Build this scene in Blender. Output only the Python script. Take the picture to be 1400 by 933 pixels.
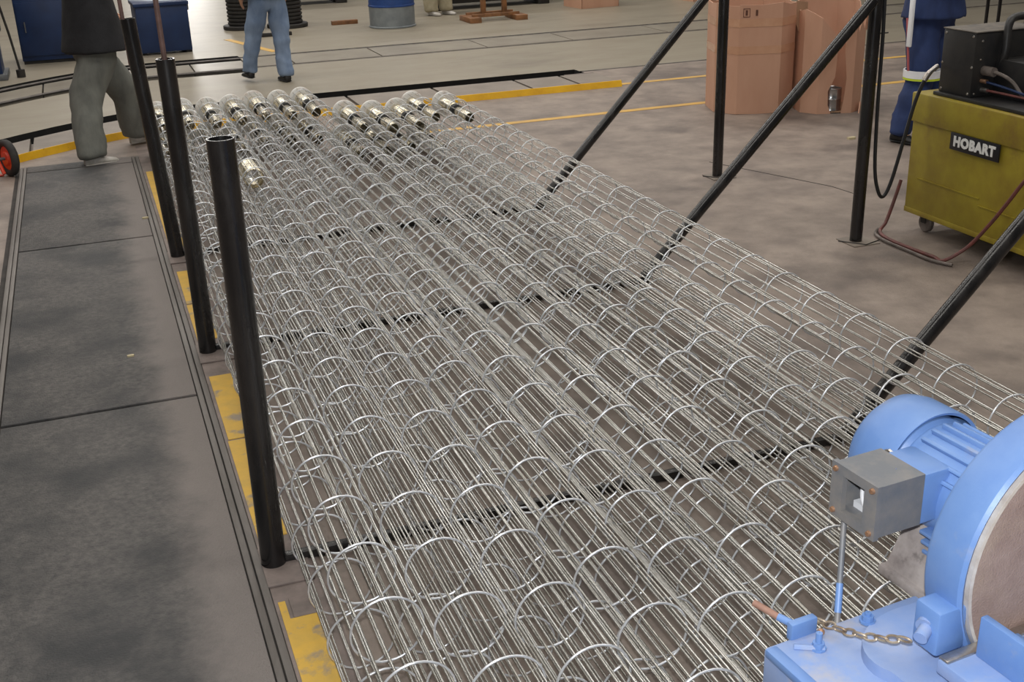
import bpy, bmesh, math, random
from mathutils import Vector, Matrix
random.seed(7)
D = bpy.data
for o in list(D.objects): D.objects.remove(o)
scene = bpy.context.scene
COL = scene.collection
PI = math.pi
rad = math.radians

# ------------------------------------------------------------------ camera
cam_d = D.cameras.new('camera'); cam = D.objects.new('camera', cam_d); COL.objects.link(cam)
cam_d.sensor_width = 36.0; cam_d.lens = 36.0*1578/1400; cam_d.clip_start = .02; cam_d.clip_end = 200
pit, rol, yaw = rad(22.164), rad(-1.959), rad(19.438)
fw = Vector((math.sin(yaw)*math.cos(pit), math.cos(yaw)*math.cos(pit), -math.sin(pit)))
r0 = Vector((math.cos(yaw), -math.sin(yaw), 0)); u0 = r0.cross(fw)
rt = math.cos(rol)*r0 + math.sin(rol)*u0; up = -math.sin(rol)*r0 + math.cos(rol)*u0
cam.matrix_world = Matrix(((rt.x, up.x, -fw.x, 0), (rt.y, up.y, -fw.y, 0), (rt.z, up.z, -fw.z, 2.1), (0, 0, 0, 1)))
scene.camera = cam

# ------------------------------------------------------------------ world, lights, exposure
world = D.worlds.new('hall_air'); scene.world = world; world.use_nodes = True
bg = world.node_tree.nodes['Background']; bg.inputs[0].default_value = (1.0, .95, .88, 1); bg.inputs[1].default_value = .07

def area(name, loc, size, sizey, power, color, target):
    l = D.lights.new(name, 'AREA'); l.shape = 'RECTANGLE'; l.size = size; l.size_y = sizey; l.energy = power; l.color = color
    o = D.objects.new(name, l); COL.objects.link(o); o.location = loc
    d = Vector(target) - Vector(loc); o.rotation_euler = d.to_track_quat('-Z', 'Y').to_euler(); return o
WARM = (1.0, .96, .90)
# translucent roof strips and fluorescent rows under the roof
for y, w in ((2.5, 250), (7.5, 250), (12.5, 330), (18, 380), (25, 380)):
    area('lamp_row', (3.0, y, 6.5), 1.1, 15.0, w, WARM, (3.0, y, 0)).rotation_euler = (0, 0, PI/2)
# big daylight door far down the hall
area('daylight_door', (3.4, 44, 3.0), 2.2, 3.4, 480, (1.0, .97, .93), (4.0, 14, 0))
# the flash on top of the camera
fl = D.lights.new('camera_flash', 'POINT'); fl.energy = 215; fl.shadow_soft_size = .025; fl.color = (.94, .97, 1.0)
fo = D.objects.new('camera_flash', fl); COL.objects.link(fo); fo.location = Vector((0, 0, 2.1)) + up*.11
vs = scene.view_settings
vs.view_transform = 'Standard'; vs.look = 'None'; vs.gamma = 1; vs.use_curve_mapping = False; vs.exposure = 0.20

# ------------------------------------------------------------------ materials
def srgb(r, g, b):
    f = lambda c: ((c/255+.055)/1.055)**2.4 if c > 10.31 else c/255/12.92
    return (f(r), f(g), f(b), 1)
def mat(name, rgb, rough=.6, metal=0.0, rgb2=None, scale=6, detail=4, bump=0.0, bscale=40, stretch=None, lo=.35, hi=.65, rgb3=None, scale3=1.2, lo3=.5, hi3=.68, rvar=0.0, emit=None):
    m = D.materials.new(name); m.use_nodes = True; nt = m.node_tree; N = nt.nodes; L = nt.links
    p = N['Principled BSDF']; p.inputs['Roughness'].default_value = rough; p.inputs['Metallic'].default_value = metal
    c1 = srgb(*rgb); p.inputs['Base Color'].default_value = c1
    geo = N.new('ShaderNodeNewGeometry'); vec = geo.outputs['Position']
    if stretch:
        mp = N.new('ShaderNodeMapping'); mp.inputs['Scale'].default_value = stretch; L.new(vec, mp.inputs['Vector']); vec = mp.outputs[0]
    def noise(sc, det, seed=0):
        n = N.new('ShaderNodeTexNoise'); n.inputs['Scale'].default_value = sc; n.inputs['Detail'].default_value = det; n.inputs['Roughness'].default_value = .62
        L.new(vec, n.inputs['Vector']); return n.outputs['Fac']
    def ramp(f, a, b):
        r = N.new('ShaderNodeMapRange'); r.inputs[1].default_value = a; r.inputs[2].default_value = b; L.new(f, r.inputs[0]); return r.outputs[0]
    out = None
    if rgb2:
        f = ramp(noise(scale, detail), lo, hi)
        mx = N.new('ShaderNodeMix'); mx.data_type = 'RGBA'; L.new(f, mx.inputs[0]); mx.inputs[6].default_value = c1; mx.inputs[7].default_value = srgb(*rgb2); out = mx.outputs[2]
        if rvar:
            ra = N.new('ShaderNodeMapRange'); ra.inputs[3].default_value = rough-rvar; ra.inputs[4].default_value = rough+rvar; L.new(f, ra.inputs[0]); L.new(ra.outputs[0], p.inputs['Roughness'])
    if rgb3:
        f = ramp(noise(scale3, 6), lo3, hi3)
        mx = N.new('ShaderNodeMix'); mx.data_type = 'RGBA'; L.new(f, mx.inputs[0]); L.new(out, mx.inputs[6]); mx.inputs[7].default_value = srgb(*rgb3); out = mx.outputs[2]
    if out: L.new(out, p.inputs['Base Color'])
    if bump:
        b = N.new('ShaderNodeBump'); b.inputs['Strength'].default_value = bump; b.inputs['Distance'].default_value = .01
        L.new(noise(bscale, 5), b.inputs['Height']); L.new(b.outputs[0], p.inputs['Normal'])
    if emit: p.inputs['Emission Color'].default_value = srgb(*emit); p.inputs['Emission Strength'].default_value = 1
    return m
M = {}
M['concrete'] = mat('concrete_floor', (152, 138, 127), .58, 0, (122, 110, 102), 3.4, 12, .3, 60, None, .36, .64, (92, 82, 77), 1.1, .50, .72)
M['concrete_far'] = mat('worn_pale_floor', (150, 142, 126), .46, 0, (138, 128, 112), 1.6, 8, .12, 40, (1, 2.2, 1), .3, .7, (116, 107, 94), .5, .55, .75)
M['slab'] = mat('track_slab_concrete', (142, 131, 120), .55, 0, (120, 110, 101), 3, 7, .2, 60, None, .3, .7)
M['slab_dark'] = mat('track_slab_dark', (148, 140, 126), .45, 0, (124, 116, 104), 2.2, 7, .15, 50, None, .3, .7)
M['pit'] = mat('trench_dirt', (26, 24, 22), .9, 0, (16, 15, 14), 6, 5, .3, 40)
M['plate'] = mat('walkway_plate', (104, 100, 97), .7, 0, (76, 74, 73), 42, 12, .7, 120, None, .34, .66, (60, 60, 61), 2.2, .44, .66)
M['rail'] = mat('rail_steel_dirty', (122, 116, 111), .55, .1, (92, 86, 81), 7, 6, .2, 60, (1, .15, 1))
M['joint'] = mat('joint_grime', (62, 57, 53), .9, 0, (44, 40, 38), 8, 4)
M['yellow'] = mat('floor_yellow_paint', (218, 174, 66), .6, 0, (196, 160, 76), 9, 9, .15, 50, None, .35, .7, (150, 136, 118), 7, .57, .66)
M['yellow_kerb'] = mat('kerb_yellow_paint', (238, 186, 28), .5, 0, (214, 158, 22), 4, 6, .1, 40, None, .4, .7, (120, 96, 40), 7, .66, .72)
M['yline'] = mat('thin_yellow_line', (214, 170, 82), .6, 0, (186, 150, 92), 4, 6, 0, 40, None, .4, .7)
M['patch'] = mat('grey_patch_plate', (140, 126, 119), .6, .0, (112, 101, 95), 9, 6, .2, 60)
M['black'] = mat('black_pipe_paint', (22, 21, 22), .30, .0, (44, 40, 38), 14, 6, .06, 60, (1, 1, .3), .4, .75, None, rvar=.1)
M['black'].node_tree.nodes['Principled BSDF'].inputs['Specular IOR Level'].default_value = .6
M['galv'] = mat('galvanised_wire', (214, 213, 209), .27, .88, (168, 165, 158), 9, 4, 0, 40, (1, .5, 1))
M['galv_ring'] = mat('galvanised_ring', (246, 248, 252), .30, .6, (214, 216, 220), 12, 4)
M['chrome'] = mat('bright_collar', (232, 226, 210), .26, .9, (205, 194, 166), 14, 4)
M['flange'] = mat('zinc_flange', (236, 234, 230), .5, .15, (196, 176, 158), 16, 4, 0, 40, None, .5, .8)
M['rubber'] = mat('black_rubber', (22, 22, 23), .6, 0, (34, 33, 32), 10)
M['blue'] = mat('machine_blue_paint', (98, 134, 192), .42, 0, (118, 150, 200), 7, 6, .06, 50, None, .3, .7, (158, 160, 172), 9, .60, .80)
M['dusty_blue'] = mat('dusty_blue_top', (122, 150, 200), .6, 0, (150, 164, 196), 8, 7, .05, 50, None, .35, .7, (176, 170, 168), 6, .56, .75)
M['motor_dust'] = mat('grimy_grey_foot', (168, 158, 152), .8, 0, (120, 110, 106), 10, 7, .1, 50, None, .4, .65, (70, 62, 58), 12, .58, .7)
M['jbox'] = mat('grey_junction_box', (112, 114, 118), .5, .1, (140, 134, 128), 12, 7, .08, 60, None, .4, .7)
M['disc'] = mat('worn_abrasive_disc', (190, 164, 152), .4, .1, (164, 138, 126), 18, 8, .35, 260, None, .3, .7, (196, 172, 150), 5, .5, .8)
M['steel'] = mat('bare_steel', (205, 202, 198), .3, .9, (160, 150, 140), 14, 5)
M['copper'] = mat('brass_screw', (205, 160, 128), .35, .8)
M['rustrod'] = mat('rusty_rod', (150, 112, 96), .7, .2, (176, 140, 122), 20, 5)
M['pinkrod'] = mat('red_oxide_rod', (128, 100, 94), .6, .2, (104, 82, 76), 14, 5)
M['chain'] = mat('old_chain', (186, 172, 152), .45, .5, (140, 120, 100), 30, 4)
M['wirewhite'] = mat('white_cable', (222, 222, 224), .5)
M['wireblue'] = mat('blue_cable', (70, 100, 180), .5)
M['welder'] = mat('welder_yellow', (158, 142, 42), .5, 0, (138, 118, 36), 5, 7, .05, 50, None, .35, .65, (126, 100, 44), 3.2, .58, .72)
M['feeder'] = mat('feeder_black', (34, 34, 36), .45, .1, (48, 46, 44), 10, 6, .05, 60)
M['feeder_top'] = mat('feeder_dusty_top', (116, 108, 98), .7, 0, (88, 84, 80), 14, 6)
M['nameplate'] = mat('nameplate_black', (24, 24, 28), .45)
M['letter'] = mat('letter_white', (226, 226, 222), .5)
M['red'] = mat('red_hose', (118, 62, 56), .55, 0, (92, 58, 54), 14, 5)
M['greyhose'] = mat('grey_hose', (120, 110, 104), .55, 0, (84, 76, 70), 14, 5)
M['cable'] = mat('black_cable', (30, 30, 31), .5)
M['card'] = mat('brown_cardboard', (204, 160, 134), .75, 0, (194, 148, 122), 3, 6, .05, 30, (1, 1, .3))
M['card_in'] = mat('cardboard_inside', (172, 136, 108), .85, 0, (150, 116, 90), 4, 6)
M['tape'] = mat('packing_tape', (208, 164, 134), .16, 0, (198, 150, 120), 8, 4)
M['print'] = mat('printed_mark', (96, 62, 48), .8)
M['can'] = mat('metal_can', (190, 190, 190), .25, .9)
M['navy'] = mat('navy_steel', (28, 50, 90), .45, .1, (22, 40, 74), 4, 6, .04, 40, None, .35, .7)
M['drumgrey'] = mat('grey_drum', (140, 146, 148), .5, .2, (118, 124, 128), 5, 6)
M['drumblue'] = mat('blue_drum', (44, 78, 142), .45, .1, (36, 64, 120), 5, 5)
M['brown'] = mat('brown_painted_steel', (150, 104, 66), .55, .1, (110, 76, 50), 8, 5)
M['dark'] = mat('dark_machine', (34, 32, 31), .6, .2, (50, 47, 44), 6, 5)
M['orange'] = mat('orange_paint', (222, 66, 34), .4)
M['tyre'] = mat('tyre_rubber', (44, 42, 42), .75, 0, (60, 57, 54), 12, 5)
M['grey'] = mat('plain_grey_metal', (112, 114, 116), .5, .4, (90, 92, 94), 6, 4)
M['skin'] = mat('skin', (196, 148, 120), .55)
M['hair'] = mat('dark_hair', (34, 28, 25), .7)
M['sweat'] = mat('grey_sweatpants', (118, 119, 112), .9, 0, (98, 99, 94), 9, 6, .5, 14, (1, 1, .4))
M['jacket'] = mat('black_jacket', (20, 20, 24), .75, 0, (32, 32, 36), 8, 5, .5, 12)
M['shoe_white'] = mat('white_shoe', (206, 202, 196), .6, 0, (176, 170, 160), 12, 4)
M['jeans'] = mat('blue_jeans', (136, 154, 180), .85, 0, (108, 128, 158), 8, 6, .5, 14, (1, 1, .4))
M['shirt'] = mat('grey_blue_shirt', (88, 96, 112), .85)
M['shoe_black'] = mat('black_shoe', (26, 25, 25), .5)
M['coverall'] = mat('navy_coverall', (44, 62, 108), .85, 0, (34, 48, 86), 7, 6, .5, 14, (1, 1, .4))
M['hivis'] = mat('reflective_silver', (244, 246, 250), .35)
M['lime'] = mat('lime_edge', (206, 226, 60), .5)
M['piping'] = mat('red_piping', (176, 90, 92), .7)
M['khaki'] = mat('khaki_trousers', (176, 166, 140), .9, 0, (150, 140, 114), 8, 6, .4, 14)
M['bench_blue'] = mat('bench_blue', (30, 66, 132), .5)
M['paper'] = mat('paper_scrap', (200, 186, 150), .8)

def dust_edges(m, dust, x_in, x_out, amp=.34):
    # a band of pale trodden dust with a ragged border along the rails of the walkway
    nt = m.node_tree; N = nt.nodes; L = nt.links; p = N['Principled BSDF']; src = p.inputs['Base Color'].links[0].from_socket
    geo = N.new('ShaderNodeNewGeometry'); sx = N.new('ShaderNodeSeparateXYZ'); L.new(geo.outputs['Position'], sx.inputs[0])
    nz = N.new('ShaderNodeTexNoise'); nz.inputs['Scale'].default_value = 3.2; nz.inputs['Detail'].default_value = 9; nz.inputs['Roughness'].default_value = .7; L.new(geo.outputs['Position'], nz.inputs['Vector'])
    ad = N.new('ShaderNodeMath'); ad.operation = 'MULTIPLY_ADD'; L.new(nz.outputs['Fac'], ad.inputs[0]); ad.inputs[1].default_value = amp; L.new(sx.outputs[0], ad.inputs[2])
    mr = N.new('ShaderNodeMapRange'); mr.interpolation_type = 'SMOOTHSTEP'; mr.inputs[1].default_value = x_in; mr.inputs[2].default_value = x_out; mr.inputs[4].default_value = .9; L.new(ad.outputs[0], mr.inputs[0])
    mx = N.new('ShaderNodeMix'); mx.data_type = 'RGBA'; L.new(mr.outputs[0], mx.inputs[0]); L.new(src, mx.inputs[6]); mx.inputs[7].default_value = srgb(*dust); L.new(mx.outputs[2], p.inputs['Base Color'])
dust_edges(M['plate'], (132, 124, 119), .14, .34)

# ------------------------------------------------------------------ mesh helpers
class MB:
    def __init__(s): s.v = []; s.f = []
    def add(s, vs, fs):
        b = len(s.v); s.v += [tuple(v) for v in vs]; s.f += [tuple(i+b for i in f) for f in fs]; return s
    def box(s, lo, hi, m=None, bev=0.0):
        x0, y0, z0 = lo; x1, y1, z1 = hi
        if bev:
            b = min(bev, (x1-x0)/2.2, (y1-y0)/2.2, (z1-z0)/2.2)
            bm = bmesh.new(); bmesh.ops.create_cube(bm, size=1)
            for v in bm.verts: v.co = Vector(((x0+x1)/2+v.co.x*(x1-x0), (y0+y1)/2+v.co.y*(y1-y0), (z0+z1)/2+v.co.z*(z1-z0)))
            bmesh.ops.bevel(bm, geom=bm.edges[:], offset=b, segments=2, affect='EDGES', profile=.5)
            bm.verts.index_update()
            vs = [v.co.copy() for v in bm.verts]; fs = [[v.index for v in f.verts] for f in bm.faces]; bm.free()
        else:
            vs = [Vector(p) for p in ((x0,y0,z0),(x1,y0,z0),(x1,y1,z0),(x0,y1,z0),(x0,y0,z1),(x1,y0,z1),(x1,y1,z1),(x0,y1,z1))]
            fs = [(0,3,2,1),(4,5,6,7),(0,1,5,4),(1,2,6,5),(2,3,7,6),(3,0,4,7)]
        if m: vs = [m @ v for v in vs]
        return s.add(vs, fs)
    def hexa(s, bot, top):
        return s.add([Vector(p) for p in bot]+[Vector(p) for p in top], [(0,3,2,1),(4,5,6,7),(0,1,5,4),(1,2,6,5),(2,3,7,6),(3,0,4,7)])
    def tube(s, pts, r, seg=10, caps=True, closed=False):
        pts = [Vector(p) for p in pts]; n = len(pts); rs = r if isinstance(r, (list, tuple)) else [r]*n
        vs = []; fs = []; prev = None
        for i, p in enumerate(pts):
            if closed: t = pts[(i+1) % n]-pts[i-1]
            else: t = pts[min(i+1, n-1)]-pts[max(i-1, 0)]
            t.normalize()
            if prev is None:
                a = Vector((0,0,1)) if abs(t.z) < .9 else Vector((1,0,0)); u = t.cross(a).normalized()
            else:
                u = (prev - t*prev.dot(t)).normalized()
            prev = u; w = t.cross(u)
            for k in range(seg):
                an = 2*PI*k/seg; vs.append(p + (u*math.cos(an)+w*math.sin(an))*rs[i])
        for i in range(n if closed else n-1):
            j = (i+1) % n
            for k in range(seg):
                l = (k+1) % seg; fs.append((i*seg+k, i*seg+l, j*seg+l, j*seg+k))
        if caps and not closed:
            fs.append(tuple(range(seg-1, -1, -1))); fs.append(tuple((n-1)*seg+k for k in range(seg)))
        return s.add(vs, fs)
    def loft(s, rings, seg=16, caps=True):
        # rings: (centre, axis_u vector, axis_w vector)
        vs = []; fs = []
        for c, u, w in rings:
            c, u, w = Vector(c), Vector(u), Vector(w)
            for k in range(seg):
                an = 2*PI*k/seg; vs.append(c+u*math.cos(an)+w*math.sin(an))
        for i in range(len(rings)-1):
            for k in range(seg):
                l = (k+1) % seg; fs.append((i*seg+k, i*seg+l, (i+1)*seg+l, (i+1)*seg+k))
        if caps: fs.append(tuple(range(seg-1, -1, -1))); fs.append(tuple((len(rings)-1)*seg+k for k in range(seg)))
        return s.add(vs, fs)
    def lathe(s, prof, axis='Y', origin=(0,0,0), seg=40, closed=False):
        # prof: (radius, along)
        vs = []; fs = []; o = Vector(origin); n = len(prof)
        for r, a in prof:
            for k in range(seg):
                an = 2*PI*k/seg; c, q = r*math.cos(an), r*math.sin(an)
                vs.append(o + (Vector((c, a, q)) if axis == 'Y' else Vector((c, q, a)) if axis == 'Z' else Vector((a, c, q))))
        for i in range(n if closed else n-1):
            j = (i+1) % n
            for k in range(seg):
                l = (k+1) % seg; fs.append((i*seg+k, i*seg+l, j*seg+l, j*seg+k))
        return s.add(vs, fs)
    def prism(s, poly, z0, z1, m=None):
        n = len(poly); vs = [Vector((x, y, z0)) for x, y in poly]+[Vector((x, y, z1)) for x, y in poly]
        fs = [tuple(range(n-1, -1, -1)), tuple(range(n, 2*n))]+[(i, (i+1) % n, n+(i+1) % n, n+i) for i in range(n)]
        if m: vs = [m @ v for v in vs]
        return s.add(vs, fs)
    def mesh(s, name, material, smooth=None):
        me = D.meshes.new(name); me.from_pydata(s.v, [], s.f); me.materials.append(material)
        bm = bmesh.new(); bm.from_mesh(me); bmesh.ops.recalc_face_normals(bm, faces=bm.faces[:])
        if smooth is not None:
            for f in bm.faces: f.smooth = True
            for e in bm.edges:
                if len(e.link_faces) == 2 and e.calc_face_angle(0) > rad(smooth): e.smooth = False
        bm.to_mesh(me); bm.free(); return me
    def build(s, name, material, parent=None, smooth=35, world=False):
        if world and parent is not None:
            inv = (Matrix.Translation(parent.location) @ parent.rotation_euler.to_matrix().to_4x4()).inverted()
            s.v = [tuple(inv @ Vector(v)) for v in s.v]
        o = D.objects.new(name, s.mesh(name, material, smooth)); COL.objects.link(o)
        if parent is not None: o.parent = parent
        return o
def tag(o, label=None, cat=None, group=None, kind=None):
    if label: o['label'] = label
    if cat: o['category'] = cat
    if group: o['group'] = group
    if kind: o['kind'] = kind
    return o
def thing(name, label, cat, loc=(0,0,0), rz=0, group=None):
    o = D.objects.new(name, None); o.empty_display_size = .1; COL.objects.link(o); o.location = loc; o.rotation_euler = (0, 0, rz)
    return tag(o, label, cat, group)
def struct(name, mb, m, label, smooth=None):
    return tag(mb.build(name, m, None, smooth), label, kind='structure')
def link(name, me, parent, loc=(0,0,0), rot=(0,0,0), scale=(1,1,1)):
    o = D.objects.new(name, me); COL.objects.link(o); o.parent = parent; o.location = loc; o.rotation_euler = rot; o.scale = scale; return o
def spline(pts, n=8):
    P = [Vector(p) for p in pts]; out = []
    for i in range(len(P)-1):
        a, b, c, d = P[max(i-1, 0)], P[i], P[i+1], P[min(i+2, len(P)-1)]
        for k in range(n):
            t = k/n; out.append(.5*((2*b)+(c-a)*t+(2*a-5*b+4*c-d)*t*t+(3*b-a-3*c+d)*t**3))
    out.append(P[-1]); return out

# ------------------------------------------------------------------ floor and tracks
def off(x): return -.9*((.7-x)/1.55)**1.6 if x < .7 else 0.0
XS = [-9, -6, -4, -3, -2.4, -2, -1.6, -1.3, -1.0, -.7, -.4, -.1, .2, .45, .7, 1.845, 1.855, 3.4, 5.16, 5.165, 6.5, 9, 14, 24]
def offc(x): return off(max(x, -2.6))
def strip(mb, xs, fa, fb, z):
    vs = []; fs = []
    for x in xs: vs += [(x, fa(x), z), (x, fb(x), z)]
    for i in range(len(xs)-1): fs.append((2*i, 2*i+2, 2*i+3, 2*i+1))
    mb.add(vs, fs)
def trf(x): return 11.60+offc(x) if x < 5.163 else 12.0
def trb(x): return 12.2+offc(x) if x < 5.163 else 12.06
flo = MB(); strip(flo, XS, lambda x: -5, trf, 0)
floor = struct('floor', flo, M['concrete'], 'brownish grey stained concrete floor under the wire cages')
def sA(x): return (14.05 if x < 1.85 else 14.34)+offc(x)
def sB(x): return (14.42 if x < 1.85 else 14.45)+offc(x)
def sC(x): return (15.05 if x < 1.85 else 15.25)+offc(x)
def sD(x): return (15.5 if x < 1.85 else 15.37)+offc(x)
f2 = MB(); strip(f2, XS, trb, sA, 0); strip(f2, XS, sD, lambda x: 34, 0)
struct('floor', f2, M['concrete_far'], 'paler shiny worn floor at the back of the hall')
pit_ = MB()
strip(pit_, XS, lambda x: trf(x)-.02, lambda x: trb(x)+.02, -.30); strip(pit_, XS, lambda x: 13.95+offc(x), lambda x: 15.6+offc(x), -.07)
for fa, s in ((trf, 0), (trb, 0), (sA, 1), (sD, 1)):
    vs = []; fs = []
    for x in XS: vs += [(x, fa(x), 0), (x, fa(x), -.30 if not s else -.07)]
    for i in range(len(XS)-1): fs.append((2*i, 2*i+2, 2*i+3, 2*i+1))
    pit_.add(vs, fs)
pit_obj = struct('floor_trench', pit_, M['pit'], 'dark open trench and rail slots crossing the floor')
# concrete slabs between the two far rails (each its own piece)
def slab_strip(parent, name, xs, ya, yb, z0, z1, m, gap=.02):
    for i in range(len(xs)-1):
        a, b = xs[i]+gap/2, xs[i+1]-gap/2
        mb = MB(); mb.hexa([(a, ya(a), z0), (b, ya(b), z0), (b, yb(b), z0), (a, yb(a), z0)], [(a, ya(a), z1), (b, ya(b), z1), (b, yb(b), z1), (a, yb(a), z1)])
        mb.build(name, m, parent)
slab_strip(pit_obj, 'track_slab', [-3.2, -2.2, -1.5, -1.0, -.5, 0, .5, 1.2, 1.84, 2.4, 3.5, 4.9, 6.1, 7.5, 8.9, 10.3, 11.8, 14], sB, sC, -.068, 0.0, M['slab_dark'])
# rail heads lying in the slots
for yy in (14.40, 15.32):
    mb = MB(); mb.tube([(x, yy+offc(x), -.012) for x in [-3, -2.4, -2, -1.6, -1.3, -1, -.7, -.4, -.1, .2, .45, .7, 3, 6, 9, 14]], .014, 6); mb.build('rail_head', M['rail'], pit_obj)
mb = MB(); mb.tube([(5.2, 12.03, -.01), (9, 12.03, -.01), (14, 12.03, -.01)], .018, 6); mb.build('rail_head', M['rail'], pit_obj)
mb = MB(); mb.tube([(x, 12.05+offc(x), -.16) for x in [-2.4, -1.6, -1, -.4, .2, .7, 3, 5.1]], .02, 6); mb.build('rail_head', M['rail'], pit_obj)
# raised kerb slabs in front of the trench
kerb = tag(D.objects.new('floor_kerb', None), 'low raised kerb with yellow front edge before the trench', kind='structure'); COL.objects.link(kerb); kerb.location = (2, 11, 0)
kx = [-2.0, -1.5, -1.0, -.55, -.1, .35, .8, 1.6, 2.4, 3.3, 4.2, 4.72, 5.16]
for i in range(len(kx)-1):
    a, b = kx[i]+.016, kx[i+1]-.016
    mb = MB(); mb.hexa([(a, 10.97+off(a), 0), (b, 10.97+off(b), 0), (b, 11.59+off(b), 0), (a, 11.59+off(a), 0)], [(a, 10.97+off(a), .052), (b, 10.97+off(b), .052), (b, 11.585+off(b), .052), (a, 11.585+off(a), .052)])
    mb.build('kerb_slab', M['slab'], kerb, world=True)
mb = MB(); mb.box((0, 0, 0), (.34, .02, .05), Matrix.Translation((4.80, 11.61, 0))); mb.build('kerb_plank', M['patch'], kerb, world=True)
ky = [-2.0, -1.5, -1.0, -.55, -.1, .35, .8, 5.16]
mb = MB()
for i in range(len(ky)-1):
    a, b = ky[i], ky[i+1]
    mb.hexa([(a, 10.93+off(a), 0), (b, 10.93+off(b), 0), (b, 10.965+off(b), 0), (a, 10.965+off(a), 0)], [(a, 10.95+off(a), .062), (b, 10.95+off(b), .062), (b, 10.965+off(b), .062), (a, 10.965+off(a), .062)])
mb.build('yellow_edge', M['yellow_kerb'], kerb, world=True)
def paint(name, m, label, x0, x1, y0, y1, parent=None, z=.003):
    mb = MB(); mb.box((x0, y0, .0003), (x1, y1, z)); o = mb.build(name, m, parent)
    return o if parent else tag(o, label, kind='structure')
paint('trim_1', M['yline'], 'thin yellow painted line crossing the concrete towards the cardboard boxes', 2.6, 14, 9.69, 9.78)
paint('trim_2', M['yline'], 'worn yellow line continuing from the end of the yellow kerb', 5.18, 14, 11.02, 11.10)
mb = MB(); mb.box((-.05, 0, .0003), (.05, 1.7, .003), Matrix.Translation((2.35, 15.6, 0)) @ Matrix.Rotation(rad(14), 4, 'Z'))
tag(mb.build('trim_3', M['yline']), 'short yellow floor stripe behind the person in jeans', kind='structure')
# slab joints in the main floor
for a, b in (((4.33, 7.62, -.0025), (4.72, 6.6, -.0025)), ((4.72, 6.6, -.0025), (4.75, 6.3, -.0025))):
    mb = MB(); mb.tube([a, b], .006, 4); mb.build('joint_line', M['joint'], floor)

# walkway with embedded track on the left: plates, rails, yellow strip
walk = tag(D.objects.new('floor_walkway', None), 'walkway of dark stained steel plates between two rails', kind='structure'); COL.objects.link(walk); walk.location = (-.17, 6, 0)
mb = MB(); mb.box((-.66, .2, .0005), (.285, 9.95, .004)); mb.build('joint_bed', M['joint'], walk, world=True)
for y0, y1 in ((.2, 2.2), (2.215, 4.805), (4.83, 7.45), (7.475, 9.70)):
    mb = MB(); mb.box((-.575, y0, .004), (.225, y1, .016), None, .003); mb.build('walkway_plate', M['plate'], walk, world=True)
mb = MB(); mb.box((-.575, 9.725, .004), (.225, 9.93, .016), None, .003); mb.build('walkway_plate', M['plate'], walk, world=True)
for x0, x1, z in ((.229, .252, .018), (.257, .281, .016), (-.602, -.580, .018), (-.630, -.606, .016)):
    mb = MB(); mb.box((x0, .2, .004), (x1, 9.93, z), None, .003); mb.build('rail', M['rail'], walk, world=True)
mb = MB(); mb.box((.284, .2, .0003), (.46, 10.4, .0025)); mb.build('strip_bed', M['patch'], walk, world=True)
for (x0, x1, y0, y1) in ((.296, .40, 1.6, 3.02), (.296, .318, 3.02, 3.12), (.296, .395, 3.52, 4.32), (.300, .398, 4.335, 5.02), (.300, .40, 5.50, 6.05), (.302, .402, 6.07, 6.66), (.305, .40, 7.18, 9.35)):
    mb = MB(); mb.box((x0, y0, .0024), (x1, y1, .006)); mb.build('yellow_stripe', M['yellow'], walk, world=True)
mb = MB(); mb.box((-.95, 8.2, .0004), (-.85, 9.3, .003)); mb.build('yellow_stripe', M['yellow'], walk, world=True)
mb = MB(); mb.box((.33, 3.02, .0024), (.40, 3.13, .008)); mb.build('patch_plate', M['patch'], walk, world=True)

# ------------------------------------------------------------------ rack frames
def pipe(mb, a, b, r, seg=28, wall=.006):
    a, b = Vector(a), Vector(b); t = (b-a).normalized(); h = Vector((0, 1, 0)); u = t.cross(h).normalized(); w = t.cross(u)
    vs = []; fs = []
    for p, q in ((a, r), (b, r), (b, r-wall), (b-t*.25, r-wall)):
        for k in range(seg):
            an = 2*PI*k/seg; vs.append(p+(u*math.cos(an)+w*math.sin(an))*q)
    for i in range(3):
        for k in range(seg):
            l = (k+1) % seg; fs.append((i*seg+k, i*seg+l, (i+1)*seg+l, (i+1)*seg+k))
    fs.append(tuple(3*seg+k for k in range(seg))); fs.append(tuple(range(seg)))
    mb.add(vs, fs)
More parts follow.
